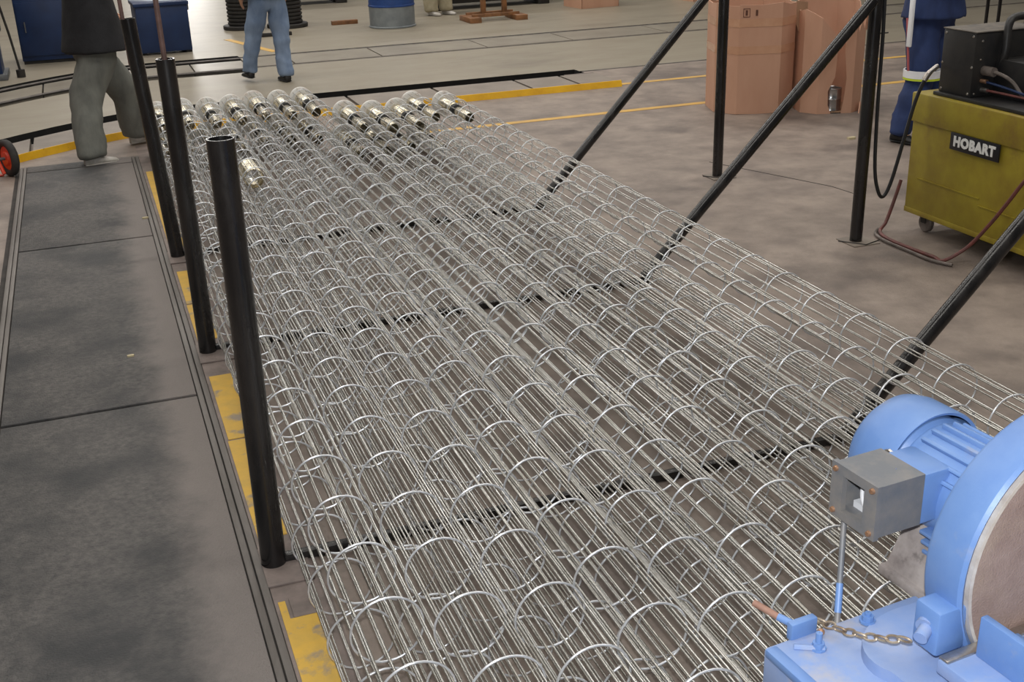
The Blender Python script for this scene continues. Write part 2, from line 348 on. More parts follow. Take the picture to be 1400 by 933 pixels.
# label, left post foot, left post top, base bar y, diagonal base x, diagonal top, right post foot
FR = [('nearest black pipe rack frame, its left post in front of the cages', (.322, 3.35), (.325, 3.36, 1.42), 3.35, 2.555, (4.06, 3.44, 1.47), (4.13, 3.50)),
      ('middle black pipe rack frame, right post beside the yellow welder', (.332, 5.33), (.325, 5.335, 1.39), 5.34, 2.66, (4.07, 5.44, 1.385), (4.115, 5.48)),
      ('farthest black pipe rack frame, right post in front of the cardboard boxes', (.337, 6.965), (.255, 6.98, 1.405), 6.97, 2.69, (4.13, 7.14, 1.42), (4.165, 7.21))]
for i, (lab, f, t, by, dx, dt, rp) in enumerate(FR):
    root = thing('rack_frame', lab, 'rack', (f[0], f[1], 0), 0, 'pipe rack frames holding the cages')
    mb = MB(); pipe(mb, (f[0], f[1], .006), t, .041); p = mb.build('left_post', M['black'], root, 40, True)
    mb = MB(); mb.box((f[0]-.06, f[1]-.14, .003), (f[0]+.11, f[1]+.1, .011), None, .002); mb.build('foot_plate', M['patch'], root, 35, True)
    mb = MB(); mb.box((f[0]+.03, by-.016, .004), (dx+.02, by+.016, .034), None, .004); mb.build('base_bar', M['black'], root, 35, True)
    mb = MB(); pipe(mb, (dx, by+.01, .03), dt, .031); mb.build('diagonal_bar', M['black'], root, 40, True)
    mb = MB(); pipe(mb, (rp[0], rp[1], .004), (rp[0]+.005, rp[1], dt[2]+.035), .036); mb.build('right_post', M['black'], root, 40, True)
    mb = MB(); mb.box((rp[0]-.08, rp[1]-.1, .0005), (rp[0]+.1, rp[1]+.08, .006)); mb.build('foot_plate', M['slab'], root, 35, True)
    mb = MB(); mb.tube([(rp[0]-.1, rp[1]+.03, .008), (rp[0], rp[1]-.1, .008), (rp[0]+.12, rp[1]-.06, .008)], .004, 5); mb.build('weld_rod', M['dark'], root, 35, True)
    if i == 1:
        mb = MB(); mb.tube([(.325, 5.335, 1.15), (.318, 5.34, 2.0)], .012, 10); mb.build('extension_rod', M['pinkrod'], root, 40, True)
        mb = MB(); mb.tube([(rp[0]+.03, rp[1], 1.2), (rp[0]+.1, rp[1], 1.2)], .004, 6); mb.build('pin', M['dark'], root, 40, True)
    if i == 2:
        mb = MB(); mb.tube([(.235, 6.98, 1.15), (.215, 6.98, 2.0)], .012, 10); mb.build('extension_rod', M['pinkrod'], root, 40, True)

# ------------------------------------------------------------------ wire cages
R = .0985; RING = R-.0033
ringme = None
mb = MB(); mb.tube([(RING*math.cos(2*PI*k/32), 0, RING*math.sin(2*PI*k/32)) for k in range(32)], .0033, 6, closed=True); ringme = mb.mesh('ring', M['galv_ring'], 80)
LW = 8.4; wires = []
for v in range(4):
    ph = random.random()*6; mb = MB()
    mb.tube([(.0025*math.sin(ph+j*.25), LW*j/12, .0025*math.cos(ph*2+j*.25)) for j in range(13)], .0031, 8); wires.append(mb.mesh('wire', M['galv'], 80))
mb = MB(); mb.lathe([(.052, -.008), (R-.012, -.012), (R+.0005, -.006), (R+.0008, .014), (R-.006, .020), (.052, .020)], 'Y', seg=32, closed=True); flangeme = mb.mesh('end_flange', M['flange'], 35)
mb = MB(); mb.lathe([(.049, 0), (.052, .006), (.052, .30), (.054, .31), (.049, .31), (.046, .30), (.046, .006)], 'Y', seg=24, closed=True); tubeme = mb.mesh('collar_tube', M['chrome'], 35)
mb = MB(); mb.lathe([(.030, 0), (.050, .01), (.050, .07), (.030, .08)], 'Y', seg=20, closed=True); bandme = mb.mesh('collar_band', M['rubber'], 35)
mb = MB(); mb.lathe([(.036, 0), (.040, .02), (.040, .26), (.034, .30), (.034, .02)], 'Y', seg=20, closed=True); throatme = mb.mesh('collar_throat', M['chrome'], 35)
mb = MB(); mb.lathe([(.001, 0), (R-.002, 0), (R+.001, .004), (R+.001, .022), (R-.004, .022), (R-.006, .006), (.001, .006)], 'Y', seg=28); capme = mb.mesh('end_cap', M['flange'], 35)
ORD = ['first', 'second', 'third', 'fourth', 'fifth', 'sixth', 'seventh', 'eighth', 'ninth', 'tenth', 'eleventh', 'last']
def cage(x, z, y0, y1, tilt, label, group, n=12, extra=False):
    root = thing('wire_cage', label, 'cage', (x, y0, z-R), tilt, group)
    L = y1-y0; roll = random.random()*2*PI/n
    for k in range(n):
        an = roll+2*PI*k/n; q = RING-.0063
        link('wire', random.choice(wires), root, (q*math.cos(an), .01, R+q*math.sin(an)), (0, random.random()*6, 0), (1, (L-.02)/LW, 1))
    s = random.uniform(.05, .27)
    while s < L-.12:
        link('ring', ringme, root, (0, s, R), (rad(random.uniform(-1, 1)), random.random()*6, 0)); s += .275
    link('end_cap', capme, root, (0, 0, R))
    link('end_flange', flangeme, root, (0, L-.02, R))
    link('collar_tube', tubeme, root, (0, L-.33, R))
    link('collar_band', bandme, root, (0, L-.41, R))
    link('collar_throat', throatme, root, (0, L-.71, R))
    if extra:
        link('loose_sleeve', tubeme, root, (0, 7.35-y0, R), (0, 0, 0), (1.25, .9, 1.25))
    return root
bot = []
zb = .036+R
NB = 11
for i in range(NB):
    x = .466+i*(2.470-.466)/(NB-1); bot.append(x)
    cage(x, zb, 1.66+random.uniform(-.04, .04), 10.0+random.uniform(-.1, .1) - (.75 if i > 6 else 0), rad(random.uniform(-.006, .006)),
         'galvanised wire filter cage in the bottom layer, %s from the left posts' % ORD[i if i < NB-1 else 11], 'wire cages stacked in the rack')
for i in range(12):
    x = .488+i*(2.700-.488)/11
    z = zb+max(math.sqrt(max(0, (2*R)**2-(x-b)**2)) for b in bot)+.004
    if i == 11: z = max(z, .352)
    y1 = (10.06 if i < 7 else 9.22)+random.uniform(-.07, .07)
    if i == 10: y1 = 9.40
    cage(x, z, 1.64+random.uniform(-.03, .03), y1, rad(random.uniform(-.008, .008)),
         'galvanised wire filter cage in the top layer, %s from the left posts' % ORD[i], 'wire cages stacked in the rack', 12, i == 2)

# ------------------------------------------------------------------ disc sander (blue machine, lower right)
SK = .85
mach = thing('disc_sander', 'blue disc sander with finned motor and worn brown abrasive disc', 'sander', (1.4204, 1.3189, 0), rad(5))
def ml(c, s, z): return Vector((SK*(c-1.8), SK*(s-1.4), .315+SK*z))
def mbox(name, m, c0, c1, s0, s1, z0, z1, bev=.006, parent=mach):
    mb = MB(); mb.box(ml(c0, s0, z0), ml(c1, s1, z1), None, bev); return mb.build(name, m, parent)
AX = ml(1.875, 0, .765); 
def mlathe(name, m, prof, parent=mach, seg=64, closed=True, sm=35):
    mb = MB(); mb.lathe([(r*SK, SK*(s-1.4)) for r, s in prof], 'Y', (AX.x, 0, AX.z), seg, closed); return mb.build(name, m, parent, sm)
ped = mbox('pedestal', M['blue'], 1.42, 2.25, 1.02, 1.52, -.37, .44, .012)
base = mbox('base_plate', M['dusty_blue'], 1.305, 2.35, 1.02, 1.632, .44, .55, .008)
mbox('base_lip', M['blue'], 1.300, 1.330, 1.02, 1.62, .535, .556, .004, base)
# boss rising from the base under the guard
mb = MB(); pts = []
for k in range(13):
    a = rad(200-110*k/12); pts.append(ml(1.62+.17*math.cos(a), 1.46+.12*math.sin(a), 0))
poly = [(p.x, p.y) for p in pts]; poly += [(ml(2.1, 0, 0).x, ml(0, 1.56, 0).y), (ml(2.1, 0, 0).x, ml(0, 1.2, 0).y), (ml(1.47, 0, 0).x, ml(0, 1.2, 0).y)]
mb.prism(poly, ml(0, 0, .545).z, ml(0, 0, .578).z); mb.build('cast_boss', M['dusty_blue'], mach)
gd = mlathe('disc_guard', M['blue'], [(.292, 1.374), (.300, 1.370), (.306, 1.378), (.306, 1.462), (.298, 1.474), (.10, 1.476), (.10, 1.46), (.286, 1.456), (.288, 1.38)])
mbox('guard_stand', M['blue'], 1.70, 2.05, 1.385, 1.47, .54, .70, .006)
mlathe('abrasive_disc', M['disc'], [(.0005, 1.366), (.281, 1.366), (.281, 1.39), (.0005, 1.39)])
M['rim'] = mat('worn_bright_rim', (232, 226, 218), .4, .25, (190, 176, 164), 14, 5)
mlathe('disc_rim', M['rim'], [(.281, 1.364), (.287, 1.366), (.287, 1.392), (.281, 1.392)])
motor = mlathe('motor_body', M['blue'], [(.001, 1.47), (.118, 1.47), (.122, 1.49), (.122, 1.76), (.130, 1.77), (.130, 1.80), (.001, 1.80)], closed=False)
for k in range(15):
    a = rad(150-14.5*k)
    if 1.9 < a: pass
    ca, sa = math.cos(a), math.sin(a)
    mb = MB(); m4 = Matrix.Translation((AX.x, 0, AX.z)) @ Matrix.Rotation(-(a-PI/2), 4, 'Y')
    mb.box((-.0045, SK*.105, SK*.118), (.0045, SK*.345, SK*.134), m4, .003); mb.build('fin', M['blue'], motor)
for k in range(4):
    z = .69-.028*k
    mb = MB(); p0, p1 = ml(1.875-.128-.004+.012*k*.6, 1.53, z), ml(1.875-.10+.012*k*.6, 1.66, z+.010); mb.box(p0, p1, None, .003); mb.build('fin', M['blue'], motor)
fan = mlathe('fan_cover', M['blue'], [(.140, 1.765), (.147, 1.762), (.150, 1.768), (.150, 1.86), (.142, 1.895), (.120, 1.918), (.08, 1.926), (.001, 1.928), (.001, 1.92), (.115, 1.91), (.140, 1.86)], closed=False)
mb = MB(); b = ml(1.875-.128, 1.768, .84); mb.lathe([(.001, 0), (.012, 0), (.012, .006), (.006, .007), (.006, .013), (.001, .013)], 'X', (b.x-.012, b.y, b.z), 8); mb.build('cover_screw', M['steel'], fan)
# motor foot
mb = MB(); f = ml
mb.hexa([f(1.73, 1.60, .555), f(2.02, 1.60, .555), f(2.02, 1.74, .555), f(1.73, 1.74, .555)], [f(1.78, 1.61, .69), f(1.97, 1.61, .69), f(1.97, 1.73, .69), f(1.78, 1.73, .69)])
mb.build('motor_foot', M['motor_dust'], mach)
mbox('motor_bracket', M['motor_dust'], 1.72, 2.03, 1.46, 1.75, .540, .565, .004)
# side pad and junction box
mbox('side_pad', M['blue'], 1.700, 1.79, 1.628, 1.752, .735, .862, .008, motor)
jb = thing('x', 'x', 'x'); D.objects.remove(jb)
mb = MB(); t = .009
a, b = ml(1.58, 1.62, .745), ml(1.702, 1.758, .870)
# open-fronted shell: back, top, bottom, two ends, and a face plate with a window
mb.box((a.x+.002, a.y, b.z-t), (b.x, b.y, b.z)); mb.box((a.x+.002, a.y, a.z), (b.x, b.y, a.z+t)); mb.box((a.x+.002, a.y, a.z+t), (b.x, a.y+t, b.z-t)); mb.box((a.x+.002, b.y-t, a.z+t), (b.x, b.y, b.z-t)); mb.box((b.x-t, a.y+t, a.z+t), (b.x, b.y-t, b.z-t))
jbx = mb.build('junction_box', M['jbox'], mach)
mb = MB(); wy0, wy1 = SK*(1.656-1.4), SK*(1.724-1.4); wz0, wz1 = .315+SK*.762, .315+SK*.850
A0, B0 = (a.y-.003, b.y+.003), (a.z-.003, b.z+.003)
for (y0, y1, z0, z1) in ((A0[0], wy0, B0[0], B0[1]), (wy1, A0[1], B0[0], B0[1]), (wy0, wy1, B0[0], wz0), (wy0, wy1, wz1, B0[1])):
    mb.box((a.x-.010, y0, z0), (a.x+.002, y1, z1))
fp = mb.build('face_plate', M['jbox'], jbx)
for yy in (A0[0]+.012, A0[1]-.012):
    for zz in (B0[0]+.012, B0[1]-.012):
        mb = MB(); mb.lathe([(.0005, 0), (.005, .001), (.006, .005), (.006, .008)], 'X', (a.x-.016, yy, zz), 12, False); mb.build('screw', M['copper'], jbx)
mb = MB(); mb.tube(spline([(a.x+.07, wy1-.005, wz1+.01), (a.x+.03, wy1-.012, wz0+.045), (a.x+.02, wy0+.02, wz0+.015), (a.x+.06, wy0+.01, wz0)], 8), .0045, 8); mb.build('cable', M['wirewhite'], jbx)
mb = MB(); mb.tube(spline([(a.x+.075, wy0+.01, wz1+.015), (a.x+.04, wy0+.018, wz0+.04), (a.x+.04, wy1-.01, wz0+.03)], 8), .0045, 8); mb.build('cable', M['wireblue'], jbx)
mb = MB(); mb.box((a.x+.03, wy0-.01, wz0-.02), (a.x+.09, wy1+.01, wz0+.008)); mb.build('terminal_block', M['wirewhite'], jbx)
mb = MB(); p = ml(1.60, 1.745, .75); q = ml(1.50, 1.628, .53); mb.tube([p+Vector((0, 0, -.0)), p.lerp(q, .5), q], .0058, 12); mb.build('conduit_rod', M['jbox'], mach)
mb = MB(); mb.tube([p.lerp(q, .62), p.lerp(q, .86)], .0068, 12); mb.build('painted_sleeve', M['blue'], mach)
# lug with pin on the guard
mb = MB(); mb.box(ml(1.525, 1.372, .62), ml(1.60, 1.44, .722), None, .006); mb.build('guard_lug', M['blue'], mach)
mb = MB(); a2 = ml(1.512, 1.405, .672); mb.tube([a2+Vector((-.012, -.012, -.006)), a2+Vector((.035, .01, .006))], .012, 16); mb.tube([a2+Vector((.01, 0, 0)), a2+Vector((.03, .008, .004))], .018, 16); mb.build('lock_pin', M['dusty_blue'], mach)
# chain
ca, cb = ml(1.452, 1.645, .565), ml(1.492, 1.41, .652)
N_ = 9
for k in range(N_):
    t0 = (k+.5)/N_; p = ca.lerp(cb, t0)+Vector((0, 0, -.014*math.sin(PI*t0))); d = (cb-ca).normalized()
    mb = MB(); ring = [(.0125*math.cos(2*PI*j/16)*1.15, .0068*math.sin(2*PI*j/16), 0) for j in range(16)]
    q = d.to_track_quat('X', 'Z').to_matrix().to_4x4(); m4 = Matrix.Translation(p) @ q @ Matrix.Rotation(rad(35 if k % 2 else 120), 4, 'X')
    mb.tube([m4 @ Vector(v) for v in ring], .0024, 6, closed=True); mb.build('chain_link', M['chain'], mach)
# bracket, rod handle, studs
mb = MB(); mb.box(ml(1.372, 1.622, .545), ml(1.440, 1.642, .588), None, .003); mb.build('stop_bracket', M['blue'], mach)
h0, h1, h2 = ml(1.350, 1.730, .588), ml(1.375, 1.675, .577), ml(1.395, 1.635, .572)
mb = MB(); mb.tube([h1, h2], .0075, 12); hd = mb.build('stop_rod', M['blue'], mach)
mb = MB(); mb.tube([h0, h1], .0068, 12); mb.build('rod_grip', M['rustrod'], hd)
for (c, s) in ((1.405, 1.575), (1.535, 1.575)):
    p = ml(c, s, .55 if c < 1.5 else .575); mb = MB(); mb.lathe([(.001, 0), (.015, 0), (.015, .004), (.011, .004), (.011, .014), (.006, .014), (.006, .034 if c < 1.5 else .02), (.001, .034 if c < 1.5 else .02)], 'Z', p, 10, False); mb.build('stud_nut', M['blue'], mach)
mb = MB(); p = ml(1.36, 1.60, .553); mb.tube([p, p+Vector((.045, -.03, .0))], .006, 8); mb.build('weld_bead', M['dusty_blue'], mach)
mb = MB(); p = ml(1.43, 1.60, .555); mb.box(p, p+Vector((.012, .012, .01)), None, .003); mb.build('copper_plug', M['copper'], mach)
# work table in front of the disc
tb = mbox('work_table', M['dusty_blue'], 1.515, 2.25, .98, 1.358, .600, .632, .004)
mbox('table_bracket', M['blue'], 1.56, 2.2, 1.05, 1.30, .50, .605, .006)
mbox('table_strip', M['steel'], 1.52, 2.25, 1.335, 1.360, .630, .637, .002, tb)
mb = MB(); mb.box(ml(1.588, 1.02, .632), ml(1.606, 1.332, .725), None, .003); mb.box(ml(1.606, 1.02, .632), ml(1.70, 1.332, .650), None, .003); mb.build('work_fence', M['blue'], mach)

# ------------------------------------------------------------------ welder
wl = thing('welder', 'yellow welding power source on wheels with black nameplate', 'welder', (4.83, 5.0, 0))
mb = MB(); mb.box((4.51, 4.42, .125), (5.15, 5.565, .822), None, .008); wb = mb.build('cabinet', M['welder'], wl, 35, True)
mb = MB(); mb.box((4.495, 4.41, .665), (5.16, 5.575, .835), None, .010); mb.build('top_cover', M['welder'], wl, 35, True)
mb = MB(); mb.box((4.5085, 4.4185, .118), (5.1515, 5.5665, .150), None, .003); mb.build('bottom_skirt', M['welder'], wl, 35, True)
mb = MB(); mb.box((4.502, 4.62, .30), (4.512, 4.95, .304)); mb.box((4.502, 4.62, .20), (4.512, 4.625, .304)); mb.box((4.504, 4.95, .338), (4.512, 5.47, .344)); mb.build('door_seam', M['welder'], wl, 35, True)
npl = MB(); npl.box((4.4885, 4.785, .555), (4.496, 5.185, .640), Matrix.Translation((0, 0, 0))); 
npo = MB(); npo.box((4.487, 4.82, .572), (4.4965, 5.205, .668), None, .002); npo = npo.build('nameplate', M['nameplate'], wl, 35, True)
cu = D.curves.new('nm', 'FONT'); cu.body = 'HOBART'; cu.size = .076; cu.align_x = 'CENTER'; cu.align_y = 'CENTER'; cu.extrude = .0015; cu.offset = .0042; cu.space_character = 1.12; cu.resolution_u = 3
to = D.objects.new('nm', cu); COL.objects.link(to); bpy.context.view_layer.update()
tm = D.meshes.new_from_object(to.evaluated_get(bpy.context.evaluated_depsgraph_get())); D.objects.remove(to); D.curves.remove(cu)
tm.name = 'lettering'; tm.materials.clear(); tm.materials.append(M['letter'])
lo = D.objects.new('lettering', tm); COL.objects.link(lo); lo.parent = npo
lo.matrix_local = Matrix.Translation(Vector((4.4855, 5.012, .620))-wl.location) @ Matrix(((0, 0, -1, 0), (-1, 0, 0, 0), (0, 1, 0, 0), (0, 0, 0, 1))) @ Matrix.Diagonal((1.0, .98, 1, 1))
for (x, y) in ((4.60, 5.46), (5.06, 5.46), (4.60, 4.55), (5.06, 4.55)):
    mb = MB(); mb.lathe([(.001, -.016), (.050, -.016), (.056, -.010), (.056, .010), (.050, .016), (.001, .016)], 'X', (x, y, .058), 24, False); wh = mb.build('wheel', M['greyhose'], wl, 35, True)
    mb = MB(); mb.box((x-.028, y-.02, .06), (x-.022, y+.02, .125)); mb.box((x+.022, y-.02, .06), (x+.028, y+.02, .125)); mb.box((x-.05, y-.07, .108), (x+.05, y+.07, .118)); mb.build('caster_fork', M['dark'], wl, 35, True)
# wire feeder
fd = thing('wire_feeder', 'black wire feeder box with cables on top of the yellow welder', 'wire feeder', (4.75, 5.25, .835))
mb = MB(); mb.box((4.53, 4.50, .8352), (5.05, 5.44, .856), None, .004); mb.build('tray', M['feeder'], fd, 35, True)
mb = MB(); mb.box((4.552, 5.165, .856), (5.0, 5.425, 1.205), None, .006); mb.build('housing', M['feeder'], fd, 35, True)
mb = MB(); mb.box((4.548, 5.16, 1.2055), (5.004, 5.43, 1.212), None, .002); mb.build('lid', M['feeder_top'], fd, 35, True)
for (y, z) in ((5.185, .875), (5.185, 1.185), (5.405, .875), (5.405, 1.185), (5.175, 1.02), (5.415, 1.02)):
    mb = MB(); mb.lathe([(.0005, 0), (.006, .001), (.008, .005)], 'X', (4.5475, y, z), 10, False); mb.build('screw', M['steel'], fd, 35, True)
for (x, z) in ((4.60, 1.16), (4.60, 1.06), (4.58, .875)):
    mb = MB(); mb.lathe([(.0005, 0), (.005, .001), (.007, .005)], 'Y', (x, 5.160, z), 10, False); mb.build('screw', M['steel'], fd, 35, True)
for nm, x, z, r, pth, m, m2 in (('power_plug', 4.63, 1.0, .026, [(4.63, 5.16, 1.0), (4.64, 5.05, .995), (4.66, 4.97, .96), (4.68, 4.9, .89), (4.70, 4.80, .862)], M['greyhose'], M['copper']),
                               ('gas_fitting', 4.62, .945, .012, [(4.62, 5.16, .945), (4.64, 5.02, .93), (4.68, 4.86, .90), (4.74, 4.7, .87)], M['navy'], M['copper']),
                               ('hose_fitting', 4.63, .895, .014, [(4.63, 5.16, .895), (4.64, 5.05, .895), (4.68, 4.85, .885), (4.74, 4.66, .87)], M['red'], M['steel'])):
    mb = MB(); mb.tube([(x, 5.166, z), (x+.004, 5.09 if r > .02 else 5.125, z)], r, 12); pl = mb.build(nm, m2 if r < .02 else M['greyhose'], fd, 35, True)
    mb = MB(); mb.tube(spline(pth, 6), .010 if r > .02 else .007, 8); c_ = mb.build('lead', m, fd, 35, True)
mb = MB(); mb.tube(spline([(4.72, 5.15, 1.00), (4.72, 5.12, 1.10), (4.74, 5.14, 1.24), (4.80, 5.16, 1.275), (4.9, 5.14, 1.28)], 8), .022, 12); mb.build('carry_handle', M['feeder'], fd, 35, True)
mb = MB(); mb.lathe([(.001, -.04), (.14, -.04), (.14, .04), (.001, .04)], 'Y', (4.95, 5.0, 1.08), 28, False); mb.build('spool_cover', M['feeder'], fd, 35, True)
mb = MB(); mb.box((4.70, 4.90, .856), (5.02, 5.16, 1.06), None, .006); mb.build('drive_housing', M['feeder'], fd, 35, True)
# cables and hoses
mb = MB(); mb.tube(spline([(4.165, 5.47, 1.40), (4.175, 5.47, 1.15), (4.18, 5.47, .80), (4.19, 5.46, .45), (4.22, 5.45, .30), (4.262, 5.45, .265), (4.31, 5.45, .36), (4.37, 5.45, .60), (4.42, 5.45, .80), (4.46, 5.44, .92)], 8), .0105, 8)
wc = tag(mb.build('torch_cable', M['cable']), 'black torch cable looping from rack post to the wire feeder', 'cable')
mb = MB(); mb.tube(spline([(4.46, 5.44, .92), (4.49, 5.435, .965), (4.54, 5.43, 1.0)], 6), [.016]*7+[.014]*5+[.010], 12); mb.build('torch_neck', M['steel'], wc)
mb = MB(); mb.tube(spline([(4.44, 4.36, .86), (4.46, 4.40, .70), (4.45, 4.56, .55), (4.44, 4.66, .40), (4.44, 4.77, .25), (4.40, 4.87, .10), (4.30, 4.93, .018), (4.30, 5.02, .0145), (4.285, 5.20, .0145), (4.285, 5.40, .0145), (4.33, 5.54, .017), (4.40, 5.58, .06), (4.46, 5.60, .18), (4.50, 5.605, .30)], 8), .0105, 8)
tag(mb.build('welding_hose', M['red']), 'dull red hose looped on the floor around the yellow welder', 'hose')
mb = MB(); mb.tube(spline([(4.30, 4.86, .0125), (4.255, 4.98, .0125), (4.25, 5.15, .0125), (4.25, 5.38, .0125), (4.285, 5.52, .0125), (4.36, 5.60, .0125)], 8), .009, 8)
tag(mb.build('welding_hose', M['greyhose']), 'grey hose lying beside the red hose by the welder wheel', 'hose')

# ------------------------------------------------------------------ cardboard boxes
def oct_pts(cx, cy, rx, ry, cut):
    return [(cx-rx+cut, cy-ry), (cx+rx-cut, cy-ry), (cx+rx, cy-ry+cut), (cx+rx, cy+ry-cut), (cx+rx-cut, cy+ry), (cx-rx+cut, cy+ry), (cx-rx, cy+ry-cut), (cx-rx, cy-ry+cut)]
def wall_panel(root, name, m, p, q, outline, c, th=.010):
    # outline in (u along p->q 0..1, z); thickness goes inwards towards c
    P, Q = Vector((p[0], p[1], 0)), Vector((q[0], q[1], 0)); n = Vector((c[0], c[1], 0))-(P+Q)/2; t = (Q-P).normalized(); n = (n-t*n.dot(t)).normalized()*th
    k = len(outline); vs = [P.lerp(Q, u)+Vector((0, 0, z)) for u, z in outline]; vs += [v+n for v in vs]
    fs = [tuple(range(k)), tuple(range(2*k-1, k-1, -1))]+[(i, (i+1) % k, k+(i+1) % k, k+i) for i in range(k)]
    mb = MB(); mb.add(vs, fs); return mb.build(name, m, root, 20, True)
c1 = (5.70, 9.36); RZ = rad(-17)
b1 = thing('cardboard_box', 'tall eight-sided brown cardboard box wrapped with two bands of tape', 'box', (c1[0], c1[1], 0))
def rot(p, c, a): x, y = p[0]-c[0], p[1]-c[1]; return (c[0]+x*math.cos(a)-y*math.sin(a), c[1]+x*math.sin(a)+y*math.cos(a))
o1 = [rot(p, c1, RZ) for p in oct_pts(c1[0], c1[1], .36, .34, .17)]
for i in range(8):
    h0, h1 = .955+.012*math.sin(i*2.1), .955+.012*math.sin((i+1)*2.1)
    wall_panel(b1, 'panel', M['card'], o1[i], o1[(i+1) % 8], [(0, .004), (.5, .0), (1, .004), (1, h1), (.5, (h0+h1)/2-.012), (0, h0)], c1)
mb = MB(); mb.add([(x, y, .012) for x, y in o1], [tuple(range(8))]); mb.build('bottom', M['card_in'], b1, 20, True)
for z in (.80, .565):
    mb = MB(); k = [rot((c1[0]+(p[0]-c1[0])*1.006, c1[1]+(p[1]-c1[1])*1.006), c1, 0) for p in o1]
    vs = [(x, y, z-.035) for x, y in k]+[(x, y, z+.035) for x, y in k]; mb.add(vs, [(i, (i+1) % 8, 8+(i+1) % 8, 8+i) for i in range(8)]); mb.build('tape_band', M['tape'], b1, 20, True)
# flap hanging at right corner
wall_panel(b1, 'flap', M['card_in'], o1[2], (o1[2][0]+.10, o1[2][1]-.02), [(0, .76), (.3, .68), (1, .78), (1, .94), (0, .955)], c1)
# printed handling mark on the facing panel
P, Q = Vector((*o1[0], 0)), Vector((*o1[1], 0)); tdir = (Q-P).normalized(); nn = Vector((tdir.y, -tdir.x, 0))
def mark(u0, u1, z0, z1):
    mb = MB(); A, B = P+tdir*u0+nn*.0015, P+tdir*u1+nn*.0015
    mb.hexa([A+Vector((0, 0, z0)), B+Vector((0, 0, z0)), B+nn*.001+Vector((0, 0, z0)), A+nn*.001+Vector((0, 0, z0))], [A+Vector((0, 0, z1)), B+Vector((0, 0, z1)), B+nn*.001+Vector((0, 0, z1)), A+nn*.001+Vector((0, 0, z1))]); mb.build('printed_mark', M['print'], b1, 20, True)
for a in ((.03, .035, .85, .925), (.085, .09, .85, .925), (.03, .09, .92, .925), (.03, .09, .85, .855), (.05, .07, .865, .91), (.14, .16, .86, .91)): mark(*a)
# torn box
c2 = (6.28, 8.985); b2 = thing('cardboard_box', 'torn open brown cardboard box with a metal can inside', 'box', (c2[0], c2[1], 0))
o2 = [rot(p, c2, rad(-17)) for p in oct_pts(c2[0], c2[1], .275, .28, .12)]
OUT = {0: [(0, 0), (.40, 0), (.30, .08), (.28, .20), (.46, .32), (.50, .58), (.44, .68), (.2, .76), (0, .83)],
       1: [(0, 0), (1, 0), (1, .84), (.8, .72), (.55, .80), (.25, .70), (0, .80)], 2: [(0, 0), (1, 0), (1, .96), (.6, .93), (.35, .80), (0, .84)],
       3: [(0, 0), (1, 0), (1, .97), (0, .96)], 4: [(0, 0), (1, 0), (1, .98), (.5, .93), (0, .97)], 5: [(0, 0), (1, 0), (1, .92), (.5, .96), (0, .98)],
       6: [(0, 0), (1, 0), (1, .90), (.5, .87), (0, .92)], 7: [(0, 0), (1, 0), (1, .83), (.5, .87), (0, .90)]}
for i in range(8): wall_panel(b2, 'panel', M['card'] if i != 9 else M['card_in'], o2[i], o2[(i+1) % 8], OUT[i], c2)
wall_panel(b2, 'panel', M['card'], o2[0], o2[1], [(.70, 0), (1, 0), (1, .80), (.88, .87), (.78, .74), (.70, .56), (.80, .3), (.76, .12)], c2)
wall_panel(b2, 'flap', M['card'], o2[3], (o2[3][0]+.02, o2[3][1]-.22), [(0, .70), (.5, .64), (1, .72), (.9, .93), (.5, .86), (0, .96)], c2)
mb = MB(); mb.add([(x, y, .01) for x, y in o2], [tuple(range(8))]); mb.build('bottom', M['card_in'], b2, 20, True)
wall_panel(b2, 'bottom_flap', M['card'], (o2[2][0]-.10, o2[2][1]-.13), (o2[2][0]+.06, o2[2][1]+.06), [(0, .0), (1, .0), (.8, .05), (.3, .09)], c2)
P0, P1 = Vector((*o2[0], 0)), Vector((*o2[1], 0)); pc = P0.lerp(P1, .52); inn = (Vector((*c2, 0))-pc).normalized()
cn = pc+inn*.125
mb = MB(); mb.lathe([(.001, 0), (.088, 0), (.092, .006), (.09, .012), (.09, .10), (.093, .105), (.09, .11), (.09, .19), (.093, .196), (.088, .20), (.084, .195), (.084, .17), (.001, .17)], 'Z', (cn.x, cn.y, .012), 28, False)
tag(mb.build('metal_can', M['can']), 'shiny metal can seen through the tear of the cardboard box', 'can')

